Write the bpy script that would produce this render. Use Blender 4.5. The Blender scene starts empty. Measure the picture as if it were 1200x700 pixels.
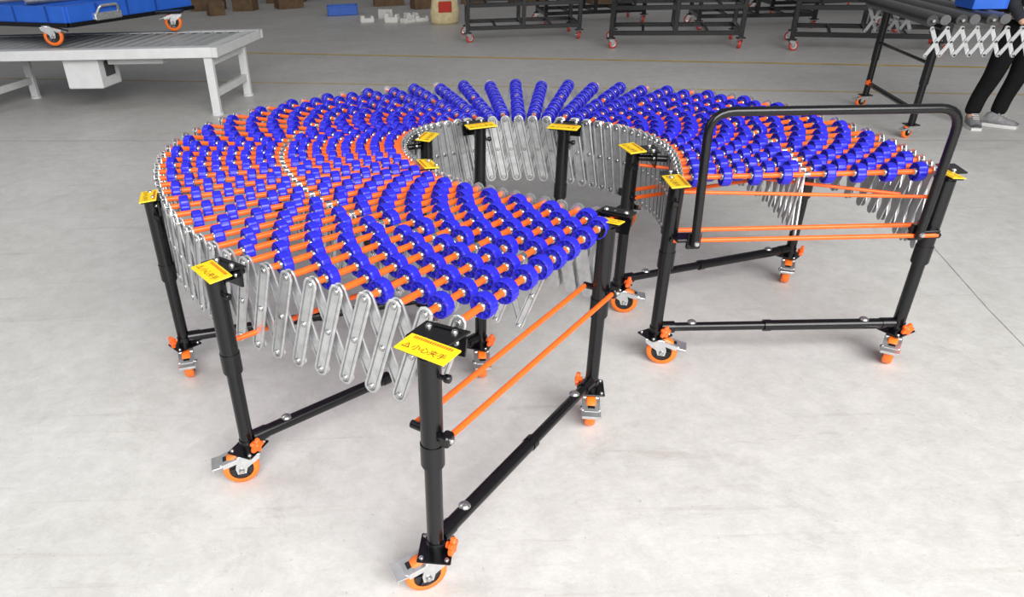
import bpy, math, random
import numpy as np
from mathutils import Vector, Matrix
random.seed(7)
S=1.2
sc=bpy.context.scene
col=sc.collection
sc.view_settings.view_transform='Standard'
V=Vector
# ------------------------------------------------------------- materials
def mat(name,color,rough=.5,metal=0,noise=0,nscale=20,spec=.5,bump=0,coat=0):
    m=bpy.data.materials.new(name);m.use_nodes=True
    nt=m.node_tree;b=nt.nodes['Principled BSDF']
    b.inputs['Roughness'].default_value=rough;b.inputs['Metallic'].default_value=metal
    b.inputs['Specular IOR Level'].default_value=spec
    b.inputs['Coat Weight'].default_value=coat
    b.inputs['Base Color'].default_value=(*color,1)
    if noise or bump:
        tc=nt.nodes.new('ShaderNodeTexCoord');n=nt.nodes.new('ShaderNodeTexNoise')
        n.inputs['Scale'].default_value=nscale;n.inputs['Detail'].default_value=5
        nt.links.new(tc.outputs['Object'],n.inputs['Vector'])
        if noise:
            r=nt.nodes.new('ShaderNodeValToRGB')
            r.color_ramp.elements[0].position=.3;r.color_ramp.elements[1].position=.7
            r.color_ramp.elements[0].color=(*[c*(1-noise) for c in color],1)
            r.color_ramp.elements[1].color=(*[min(1,c*(1+noise)) for c in color],1)
            nt.links.new(n.outputs['Fac'],r.inputs['Fac']);nt.links.new(r.outputs['Color'],b.inputs['Base Color'])
        if bump:
            bp=nt.nodes.new('ShaderNodeBump');bp.inputs['Strength'].default_value=bump;bp.inputs['Distance'].default_value=.01
            nt.links.new(n.outputs['Fac'],bp.inputs['Height']);nt.links.new(bp.outputs['Normal'],b.inputs['Normal'])
    return m
M_black=mat('black_powder_coat',(.004,.004,.005),.24,0,.25,60,.45)
M_silver=mat('zinc_plated_steel',(.60,.61,.62),.32,.78,.16,35)
M_groove_shade=mat('zinc_groove_shade',(.22,.23,.24),.4,.7,.2,40)  # darker copy of the zinc: groove shading of the bars put into colour
M_bolt=mat('bolt_steel',(.50,.50,.50),.25,.9)
M_zinc=mat('bright_zinc_bracket',(.62,.63,.64),.28,.8,.1,35)
M_orange=mat('orange_plastic',(.95,.13,.012),.38,0,.06,30)
M_tyre=mat('orange_tyre',(.95,.19,.02),.4,0,.05,30)
M_blue=mat('blue_plastic',(.018,.018,.58),.34,0,.08,50)
M_blued=mat('dark_blue_plastic',(.008,.008,.28),.42)
M_yellow=mat('yellow_label',(.92,.62,.01),.45,0,.05,40)
M_ink=mat('label_ink',(.50,.03,.01),.6)
M_inkr=mat('label_dark_ink',(.20,.016,.008),.6)
M_hub=mat('black_hub',(.010,.010,.011),.35)
M_grey=mat('grey_painted_steel',(.68,.69,.69),.45,0,.05,10)
M_greyd=mat('mid_grey_deck',(.36,.37,.37),.5,0,.1,20)
M_dark=mat('dark_panel',(.06,.06,.065),.5)
M_blueb=mat('blue_bin_plastic',(.02,.13,.62),.4,0,.08,8)
M_blueb2=mat('dark_blue_panel',(.01,.06,.32),.4,0,.08,8)
M_red=mat('red_caster_tyre',(.62,.05,.03),.45)
M_card=mat('cardboard',(.16,.10,.055),.85,0,.25,8)
M_foam=mat('white_foam',(.8,.79,.75),.8,0,.05,9)
M_sack=mat('sack_weave',(.85,.72,.42),.8,0,.15,14)
M_red2=mat('sack_red_print',(.6,.05,.03),.8)
M_roll=mat('black_roller_rubber',(.03,.03,.032),.42,0,.15,15)
M_cloth=mat('black_cloth',(.006,.006,.007),.9,0,.2,30,.2)
M_shirt=mat('dark_cloth',(.02,.022,.03),.9,0,.2,30)
M_skin=mat('skin',(.55,.33,.22),.5,0,.05,20)
M_hair=mat('black_hair',(.01,.009,.008),.6,0,.2,80)
M_shoe=mat('grey_shoe_fabric',(.22,.22,.23),.8,0,.15,50)
M_sole=mat('shoe_sole',(.6,.6,.58),.7)
M_line=mat('yellow_floor_paint',(.60,.40,.07),.6,0,.25,3)
M_joint=mat('floor_joint',(.40,.38,.36),.8,0,.2,10)
M_wall=mat('dark_wall',(.10,.10,.11),.8,0,.15,2)

# ------------------------------------------------------------- mesh builder
def frame(ax):
    ax=V(ax).normalized()
    t=V((0,0,1)) if abs(ax.z)<.9 else V((1,0,0))
    x=t.cross(ax).normalized();y=ax.cross(x)
    return x,y,ax
class MB:
    def __init__(s): s.v=[];s.f=[];s.m=[];s.s=[]
    def add(s,vs,fs,m=0,sm=False):
        o=len(s.v);s.v+= [tuple(v) for v in vs]
        for f in fs: s.f.append(tuple(i+o for i in f));s.m.append(m);s.s.append(sm)
    def lathe(s,o,ax,prof,n=16,m=0,sm=True,caps=True,jag=None):
        o=V(o);x,y,a=frame(ax)
        vs=[]
        for j,(r,h) in enumerate(prof):
            for i in range(n):
                t=2*math.pi*i/n;rr=r
                if jag and j in jag and (i%2): rr=r*.965
                vs.append(o+a*h+(x*math.cos(t)+y*math.sin(t))*rr)
        fs=[]
        for j in range(len(prof)-1):
            for i in range(n):
                k=(i+1)%n;fs.append((j*n+i,j*n+k,(j+1)*n+k,(j+1)*n+i))
        s.add(vs,fs,m,sm)
        if caps:
            s.add(vs[:n],[tuple(range(n))[::-1]],m);s.add(vs[-n:],[tuple(range(n))],m)
    def cyl(s,p,q,r,r2=None,n=16,m=0,caps=True):
        p=V(p);q=V(q);L=(q-p).length
        s.lathe(p,q-p,[(r,0),(r if r2 is None else r2,L)],n,m,True,caps)
    def box(s,c,d,R=None,m=0,bev=0):
        c=V(c);R=R or Matrix.Identity(3)
        x,y,z=[k/2 for k in d]
        if bev<=0:
            vs=[c+R@V((a*x,b*y,e*z)) for a in(-1,1) for b in(-1,1) for e in(-1,1)]
            fs=[(0,1,3,2),(4,6,7,5),(0,4,5,1),(2,3,7,6),(0,2,6,4),(1,5,7,3)]
            s.add(vs,fs,m);return
        b_=min(bev,x*.9,y*.9,z*.9)
        def ring(zz,ins):
            X=x-ins;Y=y-ins;k=b_
            return [(-X+k,-Y,zz),(X-k,-Y,zz),(X,-Y+k,zz),(X,Y-k,zz),(X-k,Y,zz),(-X+k,Y,zz),(-X,Y-k,zz),(-X,-Y+k,zz)]
        rr=[ring(-z,b_*.5),ring(-z+b_,0),ring(z-b_,0),ring(z,b_*.5)]
        vs=[c+R@V(p) for r in rr for p in r];fs=[]
        for j in range(3):
            for i in range(8):
                k=(i+1)%8;fs.append((j*8+i,j*8+k,(j+1)*8+k,(j+1)*8+i))
        fs+=[tuple(range(8))[::-1],tuple(range(24,32))]
        s.add(vs,fs,m)
    def tube(s,pts,r,n=12,m=0,round_=0,closed=False):
        pts=[V(p) for p in pts]
        if round_:
            q=[pts[0]]
            for i in range(1,len(pts)-1):
                a,b,c=pts[i-1],pts[i],pts[i+1]
                d1=min(round_,(a-b).length*.49);d2=min(round_,(c-b).length*.49)
                A=b+(a-b).normalized()*d1;C=b+(c-b).normalized()*d2
                for k in range(7):
                    t=k/6;q.append(A*(1-t)**2+b*2*t*(1-t)+C*t*t)
            q.append(pts[-1]);pts=q
        vs=[];x=None
        for i,p in enumerate(pts):
            a=(pts[min(i+1,len(pts)-1)]-pts[max(i-1,0)]).normalized()
            if x is None: x,y,_=frame(a)
            else:
                x=(x-a*x.dot(a)).normalized();y=a.cross(x)
            for k in range(n):
                t=2*math.pi*k/n;vs.append(p+(x*math.cos(t)+y*math.sin(t))*r)
        fs=[]
        for j in range(len(pts)-1):
            for i in range(n):
                k=(i+1)%n;fs.append((j*n+i,j*n+k,(j+1)*n+k,(j+1)*n+i))
        s.add(vs,fs,m,True)
        s.add(vs[:n],[tuple(range(n))[::-1]],m);s.add(vs[-n:],[tuple(range(n))],m)
    def stadium(s,p,q,w,t,nrm,m=0,k=5,rib=True,mg=None):
        p=V(p);q=V(q);a=(q-p).normalized();nrm=V(nrm).normalized()
        b=nrm.cross(a).normalized();nrm=a.cross(b)
        def out(w_,h):
            L=[]
            for c,d in((q,1),(p,-1)):
                for i in range(k+1):
                    th=-math.pi/2+math.pi*i/k
                    L.append(c+(a*math.cos(th)*d+b*math.sin(th)*d)*w_+nrm*h)
            return L
        n=2*(k+1)
        def band(o): return [(o*n+i,o*n+(i+1)%n,(o+1)*n+(i+1)%n,(o+1)*n+i) for i in range(n)]
        vs=out(w,-t/2)+out(w,t/2)
        s.add(vs,band(0)+[tuple(range(n))[::-1]],m)
        if rib:
            s.add(out(w,t/2)+out(w*.88,t/2+.002),band(0),m)
            s.add(out(w*.88,t/2+.002)+out(w*.66,t/2+.002),band(0),m)
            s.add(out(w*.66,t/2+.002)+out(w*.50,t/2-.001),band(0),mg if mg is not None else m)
            s.add(out(w*.50,t/2-.001),[tuple(range(n))],m)
        else: s.add(out(w,t/2),[tuple(range(n))],m)
    def poly(s,pts,thick,nrm,m=0):
        nrm=V(nrm).normalized()*thick;n=len(pts);pts=[V(p) for p in pts]
        vs=pts+[p+nrm for p in pts]
        fs=[tuple(range(n))[::-1],tuple(range(n,2*n))]+[(i,(i+1)%n,n+(i+1)%n,n+i) for i in range(n)]
        s.add(vs,fs,m)
    def bolt(s,p,nrm,r=.007,h=.005,m=0):
        s.lathe(p,nrm,[(r,0),(r,h*.5),(r*.7,h)],8,m)
    def merge(s,o,M):
        k=len(s.v);s.v+=[tuple(M@V(v)) for v in o.v]
        s.f+=[tuple(i+k for i in f) for f in o.f];s.m+=o.m;s.s+=o.s
    def mesh(s,name,mats,shift=V((0,0,0))):
        me=bpy.data.meshes.new(name)
        me.from_pydata([tuple(V(v)-shift) for v in s.v],[],s.f)
        me.polygons.foreach_set('material_index',s.m);me.polygons.foreach_set('use_smooth',s.s)
        for m in mats: me.materials.append(m)
        me.update();return me
    def obj(s,name,mats,parent=None,base=False):
        a=np.array(s.v);lo=a.min(0);hi=a.max(0);c=V((lo+hi)/2)
        if base: c.z=lo[2]
        me=s.mesh(name,mats,c);return link(name,me,Matrix.Translation(c),parent)
WORLD={}
def link(name,data,M,parent=None):
    o=bpy.data.objects.new(name,data);col.objects.link(o)
    if parent:
        o.parent=parent;o.matrix_basis=WORLD[parent.name].inverted()@M
    else: o.matrix_basis=M
    WORLD[o.name]=M.copy();return o
def empty(name,loc): 
    o=link(name,None,Matrix.Translation(V(loc)));o.empty_display_size=.2;return o
def tag(o,label,cat,group=None,kind=None):
    o['label']=label;o['category']=cat
    if group:o['group']=group
    if kind:o['kind']=kind
def copytree(src,M,children=True):
    o=src.copy();col.objects.link(o);o.matrix_basis=M;WORLD[o.name]=M.copy()
    for c in src.children:
        d=c.copy();col.objects.link(d);d.parent=o;d.matrix_basis=c.matrix_basis.copy()
        WORLD[d.name]=M@c.matrix_basis
    return o
def RZ(a): return Matrix.Rotation(a,4,'Z')

# ------------------------------------------------------------- setting
def floor():
    mb=MB();mb.add([(-30,-8,0),(30,-8,0),(30,24,0),(-30,24,0)],[(0,1,2,3)])
    m=bpy.data.materials.new('concrete_floor');m.use_nodes=True;nt=m.node_tree;b=nt.nodes['Principled BSDF']
    tc=nt.nodes.new('ShaderNodeTexCoord')
    def noise(sc_,det,rough=.6,dist=0,stretch=None):
        n=nt.nodes.new('ShaderNodeTexNoise');n.inputs['Scale'].default_value=sc_;n.inputs['Detail'].default_value=det
        n.inputs['Roughness'].default_value=rough;n.inputs['Distortion'].default_value=dist
        if stretch:
            mp=nt.nodes.new('ShaderNodeMapping');mp.inputs['Scale'].default_value=stretch;mp.inputs['Rotation'].default_value=(0,0,.5)
            nt.links.new(tc.outputs['Object'],mp.inputs['Vector']);nt.links.new(mp.outputs['Vector'],n.inputs['Vector'])
        else: nt.links.new(tc.outputs['Object'],n.inputs['Vector'])
        return n
    def ramp(n,a,ca,b_,cb):
        r=nt.nodes.new('ShaderNodeValToRGB');r.color_ramp.elements[0].position=a;r.color_ramp.elements[1].position=b_
        r.color_ramp.elements[0].color=(*ca,1);r.color_ramp.elements[1].color=(*cb,1)
        nt.links.new(n.outputs['Fac'],r.inputs['Fac']);return r
    rs=[ramp(noise(.6,9,.7,.8),.30,(.56,.548,.525),.70,(.68,.672,.655)),
        ramp(noise(9,12,.85,.3),.38,(.83,.828,.82),.62,(1,1,1)),
        ramp(noise(1.7,12,.8,1.8),.55,(1,1,1),.74,(.79,.775,.75)),
        ramp(noise(4,8,.7,.5,(.2,3,1)),.58,(1,1,1),.70,(.85,.83,.80)),
        ramp(noise(60,3,.6),.66,(1,1,1),.74,(.75,.73,.70))]
    cur=rs[0].outputs['Color']
    for r in rs[1:]:
        mx=nt.nodes.new('ShaderNodeMix');mx.data_type='RGBA';mx.blend_type='MULTIPLY';mx.inputs[0].default_value=1
        nt.links.new(cur,mx.inputs[6]);nt.links.new(r.outputs['Color'],mx.inputs[7]);cur=mx.outputs[2]
    nt.links.new(cur,b.inputs['Base Color'])
    rr=nt.nodes.new('ShaderNodeMapRange');rr.inputs['To Min'].default_value=.32;rr.inputs['To Max'].default_value=.62
    nt.links.new(noise(3,6).outputs['Fac'],rr.inputs['Value']);nt.links.new(rr.outputs['Result'],b.inputs['Roughness'])
    bp=nt.nodes.new('ShaderNodeBump');bp.inputs['Strength'].default_value=.15;bp.inputs['Distance'].default_value=.01
    nt.links.new(noise(40,6).outputs['Fac'],bp.inputs['Height']);nt.links.new(bp.outputs['Normal'],b.inputs['Normal'])
    o=link('floor',mb.mesh('floor',[m]),Matrix.Identity(4));o['kind']='structure'
floor()
tn=[0]
def strip(p,q,w,m,z=.0015):
    tn[0]+=1
    p=V((*p,z));q=V((*q,z));d=(q-p).normalized();n=V((-d.y,d.x,0))*w/2
    mb=MB();mb.add([p-n,q-n,q+n,p+n],[(0,1,2,3)])
    o=mb.obj('trim_%d'%tn[0],[m]);o['kind']='structure'
strip((-8,13.85),(11,6.6),.08,M_line)
strip((-9,11.3),(6,6.9),.05,mat('faded_floor_paint',(.55,.43,.20),.7,0,.15,4))
strip((-12,8.0),(14,4.0),.010,M_joint)
strip((2.92,4.1),(2.55,2.8),.005,M_joint);strip((2.55,2.8),(2.38,2.1),.004,M_joint)
mb=MB();mb.add([(-30,23,0),(30,23,0),(30,23,5),(-30,23,5)],[(0,1,2,3)])
o=mb.obj('wall_back',[M_wall]);o['kind']='structure'

# ------------------------------------------------------------- main conveyor
CONV=empty('flexible_skate_wheel_conveyor',(.45,3.0,0))
tag(CONV,'curved flexible conveyor with blue skate wheels, orange shafts and black legs','conveyor')
outer=[(1.88,2.56),(1.94,3.02),(1.82,3.62),(1.32,4.22),(.62,4.52),(-.28,4.42),(-.86,4.02),(-1.10,3.42),(-.99,2.77),(-.68,2.18),(-.28,1.82),(.11,1.57)]
inner=[(1.01,2.60),(1.08,2.92),(1.05,3.20),(.84,3.50),(.52,3.64),(.15,3.59),(-.03,3.42),(-.08,3.19),(-.03,2.91),(.13,2.62),(.37,2.40),(.62,2.19)]
cnt=[6,6,7,5,6,6,6,7,7,6,5]
tk=np.concatenate([[0],np.cumsum(cnt)]).astype(float)
def spline(t,pts,x):
    pts=np.array(pts);n=len(t);h=np.diff(t);A=np.zeros((n,n));B=np.zeros((n,2));A[0,0]=A[-1,-1]=1
    for i in range(1,n-1):
        A[i,i-1]=h[i-1];A[i,i]=2*(h[i-1]+h[i]);A[i,i+1]=h[i]
        B[i]=6*((pts[i+1]-pts[i])/h[i]-(pts[i]-pts[i-1])/h[i-1])
    Mm=np.linalg.solve(A,B);i=min(max(int(np.searchsorted(t,x)-1),0),n-2);a=t[i+1]-x;b=x-t[i];H=h[i]
    return (Mm[i]*a**3+Mm[i+1]*b**3)/(6*H)+(pts[i]/H-Mm[i]*H/6)*a+(pts[i+1]/H-Mm[i+1]*H/6)*b
NS=int(tk[-1])+1
ZS=.735
O=[V((*spline(tk,outer,i),ZS)) for i in range(NS)]
I=[V((*spline(tk,inner,i),ZS)) for i in range(NS)]
CAM=V((0,0,1.578))
WR=.0358
w=MB()
prof=[(.011,-.012),(.018,-.011),(.022,-.008),(.0270,-.009),(.0310,-.0165),(.0343,-.0150),(WR,-.010),(WR,.010),(.0343,.0150),(.0310,.0165),(.0270,.009),(.022,.008),(.018,.011),(.011,.012)]
n=36
w.lathe((0,0,0),(0,0,1),prof[:5],n,1,True,False)
w.lathe((0,0,0),(0,0,1),prof[4:10],n,0,False,False,jag=(1,2,3,4))
w.lathe((0,0,0),(0,0,1),prof[9:],n,1,True,False)
w.lathe((0,0,0),(0,0,1),[(.0110,-.019),(.0140,-.017),(.0140,.017),(.0110,.019)],14,2)
for sgn in(-1,1):
    for i in range(8):
        t=math.pi*i/4;d=V((math.cos(t),math.sin(t),0));R=Matrix.Rotation(t,3,'Z')
        w.box(d*.0245+V((0,0,sgn*.0105)),(.014,.004,.006),R,0)
WM=w.mesh('skate_wheel',[M_blue,M_blued,M_bolt])
wheels=[];bars=[]
hE=[.035,.160,.285,.410];hO=[.0975,.2225,.3475,.450]
for i in range(NS):
    o_,i_=O[i],I[i];d=(i_-o_);L=d.length;d.normalize()
    mb=MB()
    mb.cyl(o_-d*.04,i_+d*.04,.0045,n=8,m=1)
    mb.cyl(o_-d*.02,i_+d*.02,.0098,n=12,m=0)
    for f in(0,.5,1):
        c=o_+d*L*f
        if f==.5: mb.cyl(c-d*.010,c+d*.010,.0110,n=10,m=1)
        else:
            s_=-1 if f==0 else 1
            mb.lathe(c+d*s_*.03,d*s_,[(.009,0),(.009,.006),(.006,.009)],6,1)
    so=mb.obj('roller_shaft',[M_orange,M_bolt],CONV)
    hf=hE if i%2==0 else hO
    for f in hf+[1-q for q in hf]:
        c=o_+d*L*f;q=d.to_track_quat('Z','Y').to_matrix().to_4x4()
        M=Matrix.Translation(c)@q@Matrix.Rotation(random.random()*6.28,4,'Z')
        wheels.append(((c-CAM).length,M,so))
wheels.sort(key=lambda a:a[0])
for dd,M,so in wheels[:100]: link('skate_wheel',WM,M,so)
mb=MB()
for dd,M,so in wheels[100:]: mb.merge(w,M)
ob=mb.obj('skate_wheels',[M_blue,M_blued,M_bolt],CONV);ob['kind']='stuff'
def lattice(P,off,sgn,hw=.020,ztop=0,last=False,Lb=.29):
    pts=[]
    for i in range(NS):
        d=(I[i]-O[i]).normalized();pts.append(P[i]+d*off)
    for i in range(NS-1):
        a,b=pts[i],pts[i+1];t=b-a;sp=t.length;nrm=V((0,0,1)).cross(t).normalized()*sgn
        dz=math.sqrt(Lb*Lb-sp*sp)
        for k,(p,q) in enumerate(((b,a),(a,b))):
            if last and i==NS-2 and k==1: continue
            o_=nrm*(.008 if k==0 else -.008)-V((0,0,ztop))
            top=p+o_;bot=q+o_-V((0,0,dz-ztop))
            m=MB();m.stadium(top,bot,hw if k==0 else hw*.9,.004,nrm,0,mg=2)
            for e in(top,bot,(top+bot)/2): m.bolt(e+nrm*.001,nrm,.0095,.006,1)
            bars.append(((top-CAM).length,m))
lattice(O,-.028,-1,.023,0,True)
lattice([O[i].lerp(I[i],.5) for i in range(NS)],0,-1,.014,.004,True,.24)
lattice(I,.028,1,.024,0,True)
bars.sort(key=lambda a:a[0])
for dd,m in bars[:100]: m.obj('scissor_bar',[M_silver,M_bolt,M_groove_shade],CONV)
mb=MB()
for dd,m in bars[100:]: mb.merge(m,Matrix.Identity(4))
ob=mb.obj('scissor_bars',[M_silver,M_bolt,M_groove_shade],CONV);ob['kind']='stuff'

# caster mesh: swivel axis at origin, trail toward +X, total height .125
def caster_mb(rw=.060,ped=True):
    c=MB();tx=.034
    c.lathe((tx,-.018,rw),(0,1,0),[(rw*.66,0),(rw*.93,.001),(rw,.007),(rw,.029),(rw*.93,.035),(rw*.66,.036)],30,0,True,False)
    for (y_,s_) in((-.0185,1),(.0185,-1)):
        prof=[(rw*.68,0),(rw*.64,.004*s_),(rw*.32,.007*s_),(rw*.28,-.001*s_),(.001,-.001*s_)]
        c.lathe((tx,y_,rw),(0,1,0),prof,28,1,False,False)
        for i in range(6):
            t=i*math.pi/3
            c.box((tx+math.cos(t)*rw*.48,y_+.003*s_,rw+math.sin(t)*rw*.48),(rw*.34,.006,.006),Matrix.Rotation(-t,3,'Y'),1)
    for sy in(-1,1):
        y0=sy*.024
        c.poly([(tx-.014,y0,rw-.013),(tx+.014,y0,rw-.013),(tx+.018,y0,rw+.010),(.040,y0,.114),(-.032,y0,.114),(-.030,y0,.098),(tx-.020,y0,rw+.008)],.0045,(0,sy,0),2)
        c.bolt((tx,y0+sy*.004,rw),(0,sy,0),.010,.008,3)
    c.box((.004,0,.113),(.078,.058,.006),None,2,.002)
    c.lathe((0,0,.114),(0,0,1),[(.030,0),(.033,.004),(.024,.011)],16,2)
    if ped:
        R=Matrix.Rotation(math.radians(16),3,'Y')
        c.box((.068,0,.101),(.065,.052,.005),R,2,.002)
        for sy in(-1,1): c.box((.062,sy*.028,.096),(.06,.005,.018),R,2)
        c.box((.106,0,.089),(.034,.066,.005),Matrix.Rotation(math.radians(8),3,'Y'),2,.002)
        c.box((.122,0,.084),(.006,.066,.012),Matrix.Rotation(math.radians(8),3,'Y'),2,.002)
        c.box((.055,0,.090),(.03,.03,.02),R,3)
        c.box((.078,0,.1005),(.020,.024,.003),R,1)
    return c
CM=caster_mb().mesh('caster',[M_tyre,M_hub,M_zinc,M_bolt])
k=MB();N=30
k.lathe((0,0,0),(0,0,1),[(.010,0),(.010,.012)],12,0)
vs=[];
for h in(.010,.013,.021,.024):
    for i in range(N):
        t=2*math.pi*i/N;r=(.022+.005*math.cos(5*t))*(1 if h in(.013,.021) else .88)
        vs.append((r*math.cos(t),r*math.sin(t),h))
fs=[(j*N+i,j*N+(i+1)%N,(j+1)*N+(i+1)%N,(j+1)*N+i) for j in range(3) for i in range(N)]+[tuple(range(N))[::-1],tuple(range(3*N,4*N))]
k.add(vs,fs,0)
k.lathe((0,0,.024),(0,0,1),[(.009,0),(.006,.003)],10,0)
KM=k.mesh('star_knob',[M_orange])
def textmb(body,size,m):
    cu=bpy.data.curves.new('t','FONT');cu.body=body;cu.size=size;cu.align_x='LEFT';cu.align_y='CENTER';cu.resolution_u=2
    o=bpy.data.objects.new('t',cu);col.objects.link(o);dg=bpy.context.evaluated_depsgraph_get()
    me=bpy.data.meshes.new_from_object(o.evaluated_get(dg));r=MB()
    r.add([v.co.copy() for v in me.vertices],[tuple(p.vertices) for p in me.polygons],m)
    bpy.data.objects.remove(o);return r
TX=textmb('\u5c0f\u5fc3\u5939\u624b',.0235,2)
pl=MB();PW,PH=.142,.068
pl.box((0,0,0),(PW,PH,.004),None,0,.0015)
zt=.0026
for i in range(17):
    x0=-PW/2+.016+i*.0066
    for q_ in range(3):
        pl.add([(x0,PH/2-.015+q_*.003,zt),(x0+.005,PH/2-.015+q_*.003,zt),(x0+.005,PH/2-.0135+q_*.003,zt),(x0,PH/2-.0135+q_*.003,zt)],[(0,1,2,3)],1)
    pl.add([(x0+.0018,PH/2-.016,zt+.0001),(x0+.0032,PH/2-.016,zt+.0001),(x0+.0032,PH/2-.006,zt+.0001),(x0+.0018,PH/2-.006,zt+.0001)],[(0,1,2,3)],1)
def tri(cx_,cy_,r,m,z):
    pl.add([(cx_+r*math.cos(math.pi/2+i*2.0944),cy_+r*math.sin(math.pi/2+i*2.0944),z) for i in range(3)],[(0,1,2)],m)
tri(-.049,-.014,.013,2,zt);tri(-.049,-.014,.0088,0,zt+.0003)
pl.box((-.049,-.0125,zt+.0004),(.0020,.006,.0004),None,2);pl.box((-.049,-.0175,zt+.0004),(.0020,.0020,.0004),None,2)
pl.merge(TX,Matrix.Translation((-.034,-.012,zt)))
PM=pl.mesh('warning_plate',[M_yellow,M_ink,M_inkr])

def nearest(P,p):
    return min(range(NS),key=lambda i:(P[i].xy-p.xy).length)
def leg_frame(po,pi,co,ci,ko=None,ki=None,rods=((.045,.52),),bz=.16,low=(),rr=.0085,psc=(1,1)):
    po=V((*po,0));pi=V((*pi,0));d=(pi-po).normalized();sd=V((d.y,-d.x,0))
    mb=MB();plates=[]
    for p,P,inn in((po,O,False),(pi,I,True)):
        lo=(('i' if inn else 'o') in low)
        zt_=.66 if lo else .74
        def seg(r,a,b): mb.cyl(p+V((0,0,a)),p+V((0,0,b)),r,n=24)
        seg(.0225,.128,.45);seg(.0280,.42,zt_);seg(.0305,.425,.490);seg(.0255,.13,.165)
        R=Matrix.Rotation(math.atan2(d.y,d.x)+.5,3,'Z')
        mb.box(p+V((0,0,.1285)),(.105,.092,.006),R,0,.003)
        for a in(-1,1):
            for b in(-1,1): mb.bolt(p+V((0,0,.1315))+R@V((a*.040,b*.034,0)),(0,0,1),.007,.006,1)
        if not lo:
            i=nearest(P,p);nb=P[i];out=(O[i]-I[i]).normalized()*( -1 if inn else 1)
            j=min(i,NS-2);tan=(P[j+1]-P[j]).normalized()
            if tan.cross(out).z>0: tan=-tan
            lat=nb+out*.045;lat.z=.715
            top=p+V((0,0,.72))
            mb.tube([top,lat],.013,10)
            bd=(top-lat);bd.z=0;bl=bd.length
            bc=lat.lerp(top,.35 if bl>.08 else .0)+out*.006
            up=V((0,0,1));pts=[]
            for (a,b) in((-.055,-.045),(.055,-.045),(.060,.005),(.045,.022),(-.045,.022),(-.060,.005)):
                pts.append(bc+tan*a+up*(b+.022))
            mb.poly(pts,.006,out)
            for a,b in((-.035,.012),(.035,.012),(0,.020)): mb.bolt(bc+tan*a+up*b+out*.006,out,.008,.007,1)
            pts=[bc+tan*a+out*b+V((0,0,.036)) for a,b in((-.06,-.012),(.06,-.012),(.055,bl*.45),(-.055,bl*.45))]
            mb.poly(pts,.005,(0,0,1))
            for a in(-.035,.035): mb.bolt(bc+tan*a+out*.014+V((0,0,.041)),(0,0,1),.009,.008,1)
            ps=psc[1 if inn else 0]
            pc=p+V((0,0,.758))+out*.006
            til=math.radians(4)
            zz=(V((0,0,1))*math.cos(til)+out*math.sin(til));yy=-out*math.cos(til)+V((0,0,1))*math.sin(til);xx=yy.cross(zz)
            RM=Matrix((xx,yy,zz)).transposed()
            mb.box(pc-zz*.005,(.13*ps,.058*ps,.005),RM,0,.002)
            mb.cyl(p+V((0,0,.70)),pc-zz*.006,.022,n=14)
            plates.append(Matrix.Translation(pc+zz*.0005)@RM.to_4x4()@Matrix.Scale(ps,4))
            mb.cyl(p+V((0,0,.69)),p+V((0,0,.69))+tan*.045,.006,n=8);mb.lathe(p+V((0,0,.69))+tan*.04,tan,[(.010,0),(.011,.004),(.011,.012),(.008,.015)],10)
        for of,z in rods:
            if of>0:
                mb.cyl(p+V((0,0,z)),p+sd*(of+.008)+V((0,0,z)),.012,n=10)
                mb.box(p+sd*of+V((0,0,z)),(.034,.026,.030),Matrix.Rotation(math.atan2(d.y,d.x),3,'Z'),0,.004)
                mb.bolt(p+sd*(of+.013)+V((0,0,z)),sd,.009,.007,1)
            else: mb.cyl(p+V((0,0,z)),p+sd*(of-.006)+V((0,0,z)),.011,n=10)
    a=po+d*.02+V((0,0,bz));b=pi-d*.02+V((0,0,bz));m=a.lerp(b,.55)
    mb.cyl(a,m,.021,n=18);mb.cyl(m,b,.0175,n=18);mb.cyl(m-d*.02,m+d*.006,.0235,n=18)
    for e,s_ in((a,1),(b,-1)):
        mb.cyl(e,e+d*s_*.05,.0235,n=18)
    for e in(a.lerp(b,.13),a.lerp(b,.87)):
        mb.lathe(e+V((0,0,.019)),(0,0,1),[(.018,0),(.017,.004),(.011,.009),(.003,.011)],14,1)
    fr=mb.obj('support_frame',[M_black,M_bolt],CONV)
    for Mx in plates: link('warning_plate',PM,Mx,fr)['label']='yellow hand-pinch warning plate with dark red lettering'
    for p,ang in((po,co),(pi,ci)):
        link('caster',CM,Matrix.Translation(p)@RZ(math.radians(ang)),fr)
    for p,ka in((po,ko),(pi,ki)):
        if ka is None: ka=-40
        dr=V((math.cos(math.radians(ka)),math.sin(math.radians(ka)),.0))
        q=dr.to_track_quat('Z','Y').to_matrix().to_4x4()
        link('star_knob',KM,Matrix.Translation(p+V((0,0,.158))+dr*.032)@q,fr)
    for of,z in rods:
        r=MB();r.cyl(po+sd*of+V((0,0,z)),pi+sd*of+V((0,0,z)),rr,n=12)
        r.obj('tie_rod',[M_orange],fr)['label']='orange cross tie rod'
    return fr
leg_frame((.012,1.385),(.595,2.125),200,-100,-25,160,rods=((.045,.520),(-.055,.522)),rr=.0082,psc=(1,.65))
leg_frame((-.585,1.860),(.23,2.47),195,-90,-40,-40,rods=((-.045,.50),),low=('i',))
leg_frame((-.98,2.56),(.04,2.83),-75,-90,-140,-40,rods=(),psc=(.9,.9))
leg_frame((-.78,3.86),(.05,3.26),180,200,low=('o',),rods=((-.045,.52),))
leg_frame((.12,4.30),(.31,3.43),0,180,low=('o',),rods=())
leg_frame((1.25,3.98),(.69,3.34),185,10,low=('o',),rods=())
leg_frame((1.81,3.21),(.90,2.94),-115,-15,low=('o',),rods=((-.045,.56),(.045,.56)))
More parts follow.
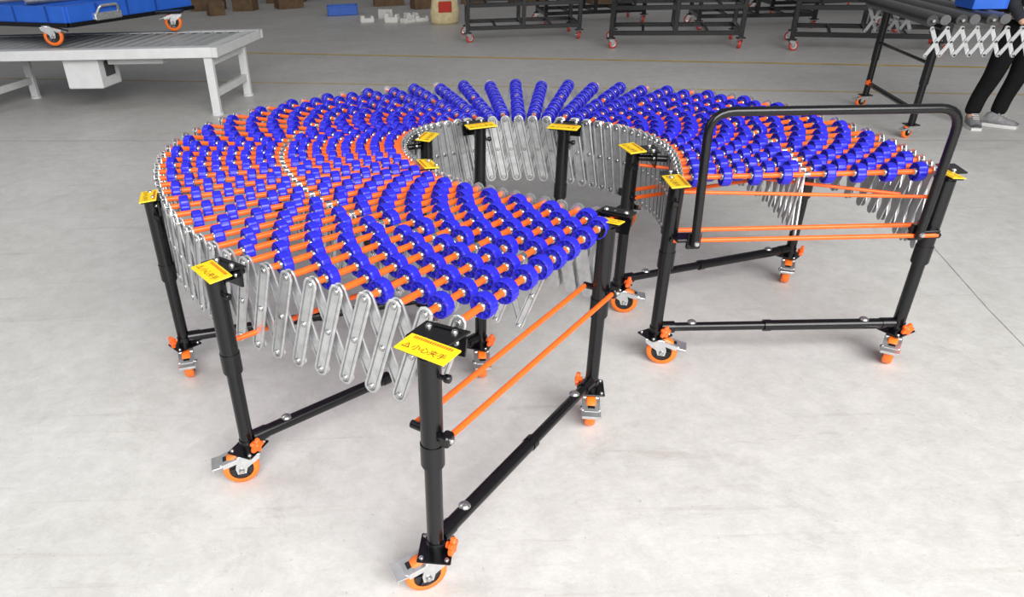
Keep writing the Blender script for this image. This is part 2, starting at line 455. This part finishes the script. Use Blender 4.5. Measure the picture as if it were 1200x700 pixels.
gf=leg_frame((1.88,2.445),(.935,2.49),-125,-20,-80,-60,rods=((-.045,.548),(.05,.552)),psc=(.7,1))
for a,b in(((.95,2.53,.705),(1.87,2.48,.665)),((.93,2.93,.69),(1.80,2.55,.655))):
    r=MB();r.cyl(a,b,.0065,n=10);r.obj('tie_rod',[M_orange],gf)['label']='thin slanted orange rod under the bed'
g=MB();Y=2.392
g.tube([(.995,Y,.545),(.972,Y,1.020),(1.812,Y,1.000),(1.805,Y,.545)],.0155,14,0,.08)
for x_ in(.995,1.805):
    g.box((x_,Y+.018,.56),(.05,.016,.06),None,0,.003);g.bolt((x_,Y-.014,.56),(0,-1,0),.010,.008,1)
g.box((.965,Y+.05,.56),(.06,.07,.012),None,0,.002);g.box((1.84,Y+.03,.56),(.09,.05,.012),None,0,.002)
g.obj('end_stop_handle',[M_black,M_bolt],CONV)['label']='black bent-tube end guard'

# ------------------------------------------------------------- grey conveyor (back)
GC=empty('roller_conveyor',(-3.9,8.3,0));tag(GC,'light grey painted steel conveyor on square legs','conveyor')
u1=V((-.990,.139,0)).normalized();v1=V((.139,.990,0));R1=Matrix.Rotation(math.atan2(-.139,.990),3,'Z')
A0=V((-1.88,7.42,0));Lc=5.3;Wc=1.44
def gp(a,b,z): return A0+u1*a+v1*b+V((0,0,z))
mb=MB()
for b in(0.03,Wc-.03):
    mb.box(gp(Lc/2,b,.595),(Lc,.05,.09),R1,0,.005);mb.box(gp(Lc/2,b+(.06 if b<.5 else -.06),.638),(Lc,.14,.008),R1,0)
mb.box(gp(.03,Wc/2,.595),(.05,Wc,.09),R1,0,.005)
mb.box(gp(.09,Wc/2,.636),(.16,Wc-.02,.008),R1,0)
mb.obj('side_frame',[M_grey],GC)
mb=MB();mb.box(gp(Lc/2+.1,Wc/2,.612),(Lc-.3,Wc-.16,.02),R1,0)
mb.obj('deck',[M_greyd],GC)
for i in range(34):
    mb=MB();c=gp(.23+i*.145,0,.612);mb.cyl(c+v1*.13,c+v1*(Wc-.13),.028,n=14)
    mb.obj('roller',[M_greyd],GC)
for a in(.12,2.7,4.9):
    mb=MB()
    for b in(.06,1.0):
        mb.box(gp(a,b,.285),(.085,.055,.55),R1,0,.004);mb.cyl(gp(a,b,0),gp(a,b,.02),.06,n=12)
    mb.box(gp(a,.53,.20),(.05,.90,.07),R1,0,.003)
    mb.box(gp(a,.53,.50),(.05,.90,.07),R1,0,.003)
    mb.obj('leg',[M_grey],GC)
mb=MB();mb.box(gp(1.50,.30,.42),(.38,.40,.32),R1,0,.01);mb.box(gp(1.305,.30,.43),(.01,.18,.14),R1,1);mb.box(gp(.98,.38,.50),(.6,.3,.06),R1,0,.01);mb.obj('drive_box',[M_grey,M_dark],GC)
ZD_=.66
BT=empty('blue_platform_dolly',(-4.1,9.1,ZD_));tag(BT,'blue framed dolly with orange casters standing on the grey conveyor','dolly')
bm=MB();ar=-.50;Rb=Matrix.Rotation(ar,3,'Z');bc=V((-4.07,9.12,0))
def bp_(x,y,z): return bc+Rb@V((x,y,0))+V((0,0,z))
Lx,Ly=2.5,1.7
for y in(-Ly/2,Ly/2): bm.box(bp_(0,y,.95),(Lx,.05,.15),Rb,0,.003);bm.box(bp_(0,y*1.01,.855),(Lx+.03,.07,.04),Rb,2,.003)
for x in(-Lx/2,Lx/2): bm.box(bp_(x,0,.95),(.05,Ly,.15),Rb,0,.003);bm.box(bp_(x*1.01,0,.855),(.07,Ly+.03,.04),Rb,2,.003)
bm.box(bp_(0,0,.89),(Lx-.06,Ly-.06,.03),Rb,1)
bm.box((-2.72,8.80,.855),(.36,.16,.03),None,2,.005)
for i in range(5): bm.box(bp_(-Lx/2+.25+i*.5,-Ly/2-.028,.95),(.02,.012,.15),Rb,1)
for i in range(3): bm.box(bp_(Lx/2+.028,-Ly/2+.35+i*.4,.95),(.012,.02,.15),Rb,1)
for i in range(7): bm.box(bp_(-Lx/2+.25+i*.34,0,.94),(.05,Ly-.08,.10),Rb,0,.004)
bm.obj('platform_body',[M_blueb,M_blueb2,M_black],BT)
mb=MB()
for i in range(3): mb.cyl(bp_(-.9+i*.55,-.5,1.03),bp_(-.6+i*.55,.5,1.03),.03,n=12)
mb.obj('steel_roller',[M_silver],BT)
m2=caster_mb(.060,True).mesh('caster',[M_tyre,M_hub,M_zinc,M_bolt])
for (x_,y_,a) in((-3.66,7.88,10),(-2.60,8.80,190),(-4.9,8.95,40)):
    link('caster',m2,Matrix.Translation((x_,y_,ZD_))@RZ(math.radians(a))@Matrix.Scale(1.55,4),BT)
lm=MB();lm.tube([bp_(Lx/2+.02,-.55,.88),bp_(Lx/2+.09,-.50,1.0),bp_(Lx/2+.09,-.28,1.0),bp_(Lx/2+.02,-.22,.88)],.014,8,0,.03);lm.box(bp_(Lx/2+.03,-.38,.90),(.05,.35,.07),Rb,0,.01)
lm.obj('latch_handle',[M_silver],BT)

# ------------------------------------------------------------- second flexible conveyor (right back)
M_sil2=mat('bright_zinc',(.60,.61,.62),.35,.5,.1,35)
RC=empty('flexible_roller_conveyor',(4.1,6.1,0));tag(RC,'flexible conveyor with black rollers, silver scissor lattice and black legs','conveyor')
ends=[((3.74,5.52),(4.04,6.85)),((3.93,5.49),(4.23,6.83)),((4.12,5.45),(4.42,6.81))]
M_roll2=mat('dark_grey_roller',(.12,.12,.125),.35,.3,.1,15)
for a,b in ends:
    mb=MB();a3=V((*a,.87));b3=V((*b,.87));d=(b3-a3).normalized()
    mb.cyl(a3,b3,.036,n=18);mb.cyl(a3-d*.03,b3+d*.03,.01,n=8,m=1)
    mb.obj('roller',[M_roll,M_bolt],RC)
    mb=MB();mb.cyl(a3+V((.095,0,0)),b3+V((.095,0,0)),.034,n=14);mb.obj('roller',[M_roll2],RC)
for e in(0,1):
    P=[]
    base=[V((*q[e],0)) for q in ends]
    if e==0: base+=[V((4.28,5.38,0)),V((4.42,5.29,0))]
    for i in range(len(base)-1): P+=[base[i],(base[i]+base[i+1])/2]
    P.append(base[-1])
    for i in range(0,len(P)-1,1):
        for (z0,z1) in((.82,.64),(.64,.82)):
            a=P[i];b=P[i+1]
            mb=MB();n_=V((0,-1,0));oy=-.02 if z0>z1 else -.030
            mb.stadium(a+V((0,oy,z0)),b+V((0,oy,z1)),.014,.005,n_,0,rib=False)
            for q in(a+V((0,-.034,z0)),b+V((0,-.034,z1)),(a+b)/2+V((0,-.034,.73))): mb.bolt(q,n_,.008,.008,1)
            mb.obj('scissor_bar',[M_sil2,M_bolt],RC)
mb=MB()
for p in((3.91,5.66),(4.16,6.76)):
    p=V((*p,0));mb.cyl(p+V((0,0,.10)),p+V((0,0,.83)),.026,n=14);mb.cyl(p+V((0,0,.4)),p+V((0,0,.83)),.031,n=14)
    mb.box(p+V((0,0,.10)),(.09,.09,.008),None,0)
mb.cyl((3.91,5.66,.2),(4.16,6.76,.2),.02,n=12)
mb.cyl((3.91,5.66,.55),(4.16,6.76,.55),.012,n=12)
mb.cyl((3.87,5.56,.81),(4.18,6.82,.81),.022,n=12)
fr=mb.obj('support_frame',[M_black],RC)
for p,a in(((3.91,5.66),200),((4.16,6.76),180)):
    link('caster',CM,Matrix.Translation((*p,0))@RZ(math.radians(a))@Matrix.Scale(.8,4),fr)
link('star_knob',KM,Matrix.Translation((3.88,5.62,.22))@Matrix.Rotation(1.57,4,'X'),fr)
link('star_knob',KM,Matrix.Translation((4.12,6.72,.22))@Matrix.Rotation(1.57,4,'X'),fr)
bx=Matrix.Translation((4.30,5.86,.908))@RZ(-.2)
t=MB()
for (c,dm) in(((0,0,.005),(.22,.28,.01)),((-.11,0,.06),(.012,.30,.12)),((.11,0,.06),(.012,.30,.12)),((0,-.14,.06),(.23,.012,.12)),((0,.14,.06),(.23,.012,.12)),((0,-.148,.115),(.25,.02,.014)),((0,.148,.115),(.25,.02,.014)),((-.118,0,.115),(.02,.30,.014)),((.118,0,.115),(.02,.30,.014))):
    t.box(c,dm,None,0,.003)
mb=MB();mb.merge(t,bx);o=mb.obj('storage_bin',[M_blueb],base=True);tag(o,'small blue plastic bin resting on black rollers','bin')

# ------------------------------------------------------------- black trolleys
def trolley(L,W,H=.95):
    E=empty('steel_trolley_frame',(0,0,0))
    mb=MB()
    for x_ in(-L/2,0,L/2):
        for y_ in(-W/2,W/2):
            z0=.13 if x_ else .19
            mb.box((x_,y_,z0+(H-z0)/2),(.06,.06,H-z0),None,0,.004)
            if x_: mb.box((x_,y_,.136),(.12,.12,.008),None,0)
    for z in(.20,.52,H-.02):
        for y_ in(-W/2,W/2): mb.box((0,y_,z),(L,.055,.055),None,0,.003)
        for x_ in(-L/2,L/2): mb.box((x_,0,z),(.055,W,.055),None,0,.003)
    for i in(-1,0,1): mb.box((i*L/4,0,.20),(.035,W,.035),None,0)
    for i in range(3): mb.cyl((-L/2+L*(i+.5)/3,-W/2,.52),(-L/2+L*(i+.5)/3,W/2,.52),.02,n=10)
    mb.obj('frame',[M_black],E)
    c=caster_mb(.055,False);m2=c.mesh('caster',[M_red,M_silver,M_silver,M_bolt])
    for i,(x_,y_) in enumerate(((-L/2,-W/2),(L/2,-W/2),(-L/2,W/2),(L/2,W/2))):
        link('caster',m2,Matrix.Translation((x_,y_,0))@RZ(i*1.3+.4)@Matrix.Scale(1.08,4),E)
    return E
T=trolley(1.7,.95)
first=Matrix.Translation((1.75,12.35,0))@RZ(-.05)
places=[(3.75,11.0,-.28),(5.95,10.05,-.45),(5.5,12.6,-.2),(8.0,11.4,-.3),(3.2,14.0,0),(7.3,14.2,-.1)]
tag(T,'black square-tube steel trolley frame on red casters','trolley','trolley frames parked at the back')
for x_,y_,a in places: copytree(T,Matrix.Translation((x_,y_,0))@RZ(a))
T.matrix_basis=first;WORLD[T.name]=first

# ------------------------------------------------------------- clutter at the back
def carton(x_,y_,w_,d_,h_,a,z=0):
    mb=MB();R=Matrix.Rotation(a,3,'Z')
    mb.box((x_,y_,z+h_/2),(w_,d_,h_),R,0,.008)
    mb.box((x_,y_,z+h_+.001),(w_*.98,.06,.002),R,1)
    for s_ in(-1,1):
        mb.box(V((x_,y_,z+h_+.03))+R@V((0,s_*d_*.5,0)),(w_,.008,.10),R,0)
    o=mb.obj('cardboard_box',[M_card,M_dark],base=True);tag(o,'brown cardboard box on the concrete floor','box','cartons at the back')
carton(-4.9,19.3,.8,.5,.25,.1);carton(-3.9,18.8,.5,.4,.35,-.2);carton(-2.9,19.0,.6,.5,.2,.4);carton(-3.2,20.8,1.0,.7,.6,0);carton(-.5,18.7,.7,.5,.3,.1);carton(2.6,17.6,.7,.5,.3,.2);carton(1.5,18.4,.6,.5,.4,-.1);carton(4.4,17.3,1.0,.6,.5,.1);carton(.3,17.6,.5,.4,.22,.3);carton(-4.4,17.9,.35,.3,.2,.5)
t=MB()
for (c,dm) in(((0,0,.01),(.8,.5,.02)),((-.39,0,.12),(.02,.5,.24)),((.39,0,.12),(.02,.5,.24)),((0,-.24,.12),(.8,.02,.24)),((0,.24,.12),(.8,.02,.24)),((0,-.255,.22),(.84,.02,.03))): t.box(c,dm,None,0,.004)
mb=MB();mb.merge(t,Matrix.Translation((-1.45,16.9,0))@RZ(.1)@Matrix.Scale(.8,4));o=mb.obj('storage_crate',[M_blueb],base=True);tag(o,'blue plastic crate on the floor','crate')
for i,(x_,y_,a,h) in enumerate([(-.85,15.3,.2,.12),(-.35,15.1,-.3,.16),(.02,15.65,.5,.11),(.22,15.1,.1,.10),(-.5,15.9,.9,.17),(-.05,14.95,.7,.08)]):
    mb=MB();Rm=Matrix.Rotation(a,3,'Z');c=V((x_,y_,0))
    mb.box(c+V((0,0,h*.3)),(.27,.18,h*.6),Rm,0,.015);mb.box(c+Rm@V((-.09,0,h*.75)),(.08,.18,h*.5),Rm,0,.012);mb.box(c+Rm@V((.10,0,h*.7)),(.05,.18,h*.4),Rm,0,.012)
    o=mb.obj('foam_packing_block',[M_foam],base=True);tag(o,'white foam packing block on the floor','packaging','foam blocks at the back')
mb=MB();ring=[(0,.20,.13),(.04,.25,.17),(.2,.26,.18),(.4,.24,.16),(.52,.20,.10),(.60,.22,.03)]
vs=[];n=20
for h,rx,ry in ring:
    for i in range(n):
        t=2*math.pi*i/n;vs.append((.64+rx*math.cos(t)+.01*math.sin(5*t+h*9),14.5+ry*math.sin(t),h))
fs=[(j*n+i,j*n+(i+1)%n,(j+1)*n+(i+1)%n,(j+1)*n+i) for j in range(5) for i in range(n)]+[tuple(range(n))[::-1],tuple(range(100,120))]
mb.add(vs,fs,0,True)
mb.box((.64,14.32,.3),(.24,.02,.18),None,1,.008);mb.box((.64,14.315,.42),(.20,.02,.03),None,2,.004)
o=mb.obj('woven_sack',[M_sack,M_red2,M_foam],base=True);tag(o,'upright pale yellow woven sack with red print','sack')

# ------------------------------------------------------------- person
def skin(name,verts,edges,rad,mats,M,parent=None,sub=2,root=0):
    me=bpy.data.meshes.new(name);me.from_pydata([tuple(v) for v in verts],edges,[])
    o=bpy.data.objects.new('tmp',me);col.objects.link(o)
    md=o.modifiers.new('s','SKIN');sv=me.skin_vertices[0].data
    for i,r in enumerate(rad): sv[i].radius=(r,r) if not isinstance(r,tuple) else r
    sv[root].use_root=True;md.use_smooth_shade=True
    m2=o.modifiers.new('u','SUBSURF');m2.levels=sub;m2.render_levels=sub
    dg=bpy.context.evaluated_depsgraph_get()
    r=bpy.data.meshes.new_from_object(o.evaluated_get(dg));bpy.data.objects.remove(o)
    r.materials.clear()
    for m in mats: r.materials.append(m)
    for p in r.polygons:p.use_smooth=True
    return link(name,r,M,parent)
PX,PY=4.68,5.93
LX=.10
PP=empty('person',(PX,PY,0));tag(PP,'person in black trousers and grey shoes standing beside a conveyor','person')
PM_=Matrix.Translation((PX,PY,0))
PT_=PM_@Matrix.Translation((LX,0,0))
def sh(L,idx): return [(v[0]+(LX if i in idx else LX*v[2]/.76),v[1],v[2]) for i,v in enumerate(L)]
vb=[(0,.0,.76),(0,.01,.90),(0,.0,1.05),(0,.0,1.16),(0,.0,1.23),(0,-.01,1.30),(0,-.01,1.38),
    (-.085,0,.70),(-.10,-.015,.40),(-.11,.02,.09),(.085,0,.70),(.09,-.03,.40),(.07,.0,.09),
    (-.14,.0,1.15),(-.165,.02,.92),(-.14,-.13,.78),(.15,.0,1.15),(.20,.02,.92),(.18,-.12,.78),(-.12,-.08,.035),(.10,-.09,.035)]
eb=[(0,1),(1,2),(2,3),(3,4),(4,5),(5,6),(0,7),(7,8),(8,9),(0,10),(10,11),(11,12),(3,13),(13,14),(14,15),(3,16),(16,17),(17,18),(9,19),(12,20)]
rb=[.11,.10,.115,.09,.042,.07,.065,.085,.058,.036,.085,.058,.036,.052,.036,.022,.052,.036,.022,.03,.03]
skin('body',sh(vb,{0,1,2,3,4,5,6,13,14,15,16,17,18}),eb,rb,[M_skin],PM_,PP)
tv=[(0,0,.76),(0,.0,.86),(-.085,0,.70),(-.10,-.015,.40),(-.11,.02,.22),(-.11,.015,.075),(.085,0,.70),(.09,-.03,.40),(.085,-.005,.22),(.085,-.01,.075)]
skin('trousers',sh(tv,{0,1}),[(0,1),(0,2),(2,3),(3,4),(4,5),(0,6),(6,7),(7,8),(8,9)],[.125,.118,.098,.072,.062,.060,.098,.072,.062,.060],[M_cloth],PM_,PP)
sv_=[(0,.01,.84),(0,.01,.95),(0,0,1.08),(0,0,1.17),(-.14,.0,1.15),(-.165,.02,.92),(-.145,-.11,.80),(.15,.0,1.15),(.20,.02,.92),(.185,-.10,.80)]
skin('jacket',sv_,[(0,1),(1,2),(2,3),(3,4),(4,5),(5,6),(3,7),(7,8),(8,9)],[.128,.12,.13,.09,.060,.045,.034,.066,.048,.036],[M_shirt],PT_,PP)
for s_,x_,y_ in((-1,-.14,-.13),(1,.18,-.12)):
    b=V((x_,y_,.775));vh=[b,b+V((0,-.03,-.02))];eh=[(0,1)];rh=[.02,.024]
    for k_ in range(4):
        r0_=len(vh);dx=(k_-1.5)*.017
        L_=(.03,.034,.031,.025)[k_]
        vh+= [b+V((dx,-.055,-.035)),b+V((dx,-.055-L_,-.05)),b+V((dx,-.058-L_*1.3,-.05-L_*.8))]
        eh+=[(1,r0_),(r0_,r0_+1),(r0_+1,r0_+2)];rh+=[.0085,.008,.0065]
    r0_=len(vh);vh+=[b+V((-s_*.03,-.03,-.03)),b+V((-s_*.042,-.055,-.05))];eh+=[(1,r0_),(r0_,r0_+1)];rh+=[.010,.008]
    skin('hand',vh,eh,rh,[M_skin],PT_,PP,1)
hm=MB();n=20;vs=[]
for j in range(13):
    ph=-math.pi/2+math.pi*j/12
    for i in range(n):
        t=2*math.pi*i/n;x_=.064*math.cos(ph)*math.cos(t);y_=.078*math.cos(ph)*math.sin(t);z=.098*math.sin(ph)
        if z<0: x_*=1-.25*(-z/.098)
        if y_<-.06 and abs(z+.005)<.03 and abs(x_)<.02: y_-=.016
        vs.append((x_,y_-.01,z+1.355))
hm.add(vs,[(j*n+i,j*n+(i+1)%n,(j+1)*n+(i+1)%n,(j+1)*n+i) for j in range(12) for i in range(n)],0,True)
for sx in(-1,1):
    hm.lathe((sx*.025,-.078,1.362),(0,-1,0),[(.009,-.004),(.007,.003),(.002,.005)],10,1)
    hm.lathe((sx*.066,0,1.35),(sx,0,0),[(.016,-.006),(.018,.004),(.010,.010)],10,0)
hm.box((0,-.082,1.318),(.032,.008,.006),None,2,.002)
link('head',hm.mesh('head',[M_skin,M_hair,M_red2]),PT_,PP)
hm=MB();vs=[]
for j in range(8):
    ph=math.pi/2*j/7
    for i in range(n):
        t=2*math.pi*i/n;vs.append((.070*math.cos(ph)*math.cos(t),.084*math.cos(ph)*math.sin(t),1.375+.088*math.sin(ph)-(.05*(1-ph/1.57) if math.sin(t)>-.2 else 0)))
hm.add(vs,[(j*n+i,j*n+(i+1)%n,(j+1)*n+(i+1)%n,(j+1)*n+i) for j in range(7) for i in range(n)],0,True)
link('hair',hm.mesh('hair',[M_hair]),PT_,PP)
for (x_,y_,a) in((-.105,-.04,-.35),(.10,-.05,.75)):
    sm_=MB();prof=[(-.12,.028,.035),(-.09,.038,.05),(-.04,.040,.062),(0,.036,.085),(.05,.036,.10),(.085,.032,.09),(.10,.02,.06)]
    vs=[];n=12
    for (yy,hw,hh) in prof:
        for i in range(n):
            t=2*math.pi*i/n;z=max(.018,hh*.5+hh*.5*math.sin(t));vs.append((hw*math.cos(t),yy,z))
    sm_.add(vs,[(j*n+i,j*n+(i+1)%n,(j+1)*n+(i+1)%n,(j+1)*n+i) for j in range(6) for i in range(n)]+[tuple(range(n)),tuple(range(6*n,7*n))[::-1]],0,True)
    sm_.poly([(-.032,-.12,0),(.032,-.12,0),(.042,-.05,0),(.036,.09,0),(-.036,.09,0),(-.042,-.05,0)],.02,(0,0,1),1)
    for k_ in range(4): sm_.box((0,-.05+k_*.02,.066+k_*.008),(.04,.005,.004),None,1)
    link('shoe',sm_.mesh('shoe',[M_shoe,M_sole]),PM_@Matrix.Translation((x_,y_,0))@RZ(a)@Matrix.Scale(1.12,4),PP)

# ------------------------------------------------------------- lights
def area(loc,target,sx,sy,e,colr=(1,1,1)):
    L=bpy.data.lights.new('daylight_and_fill','AREA');L.shape='RECTANGLE';L.size=sx*S;L.size_y=sy*S;L.energy=e*S*S;L.color=colr
    o=bpy.data.objects.new('daylight_and_fill',L);col.objects.link(o)
    o.location=V(loc)*S;o.rotation_euler=(V(target)-V(loc)).to_track_quat('-Z','Y').to_euler()
area((2.0,-3.8,4.6),(.5,2.5,0),9,4.5,1440,(1,.99,.97))  # main daylight from the large opening behind the camera
area((-6,3,5.0),(0,3,0),3,5,120,(.95,.97,1))  # added dim fill from high on the left, no opening there
wd=bpy.data.worlds.new('w');sc.world=wd;wd.use_nodes=True
wd.node_tree.nodes['Background'].inputs[0].default_value=(.98,.98,1,1);wd.node_tree.nodes['Background'].inputs[1].default_value=.25

# ------------------------------------------------------------- global scale + camera
for o in list(col.objects):
    if o.parent is None and o.type!='LIGHT':
        M=o.matrix_basis.copy();o.matrix_basis=Matrix.Scale(S,4)@M
f,th,ro,h,cy,cx=837.6,.529,-.040,1.578,403.9,496.1
fw=V((0,math.cos(th),-math.sin(th)));up=V((0,math.sin(th),math.cos(th)));r0=V((1,0,0))
r=r0*math.cos(ro)+up*math.sin(ro);u=-r0*math.sin(ro)+up*math.cos(ro)
cam=bpy.data.cameras.new('cam');co=bpy.data.objects.new('cam',cam);col.objects.link(co)
Mc=Matrix((r,u,-fw)).transposed().to_4x4();Mc.translation=V((0,0,h*S));co.matrix_world=Mc
cam.sensor_fit='HORIZONTAL';cam.sensor_width=36;cam.lens=36*f/1200
cam.shift_x=(600-cx)/1200;cam.shift_y=(cy-350)/1200
sc.camera=co
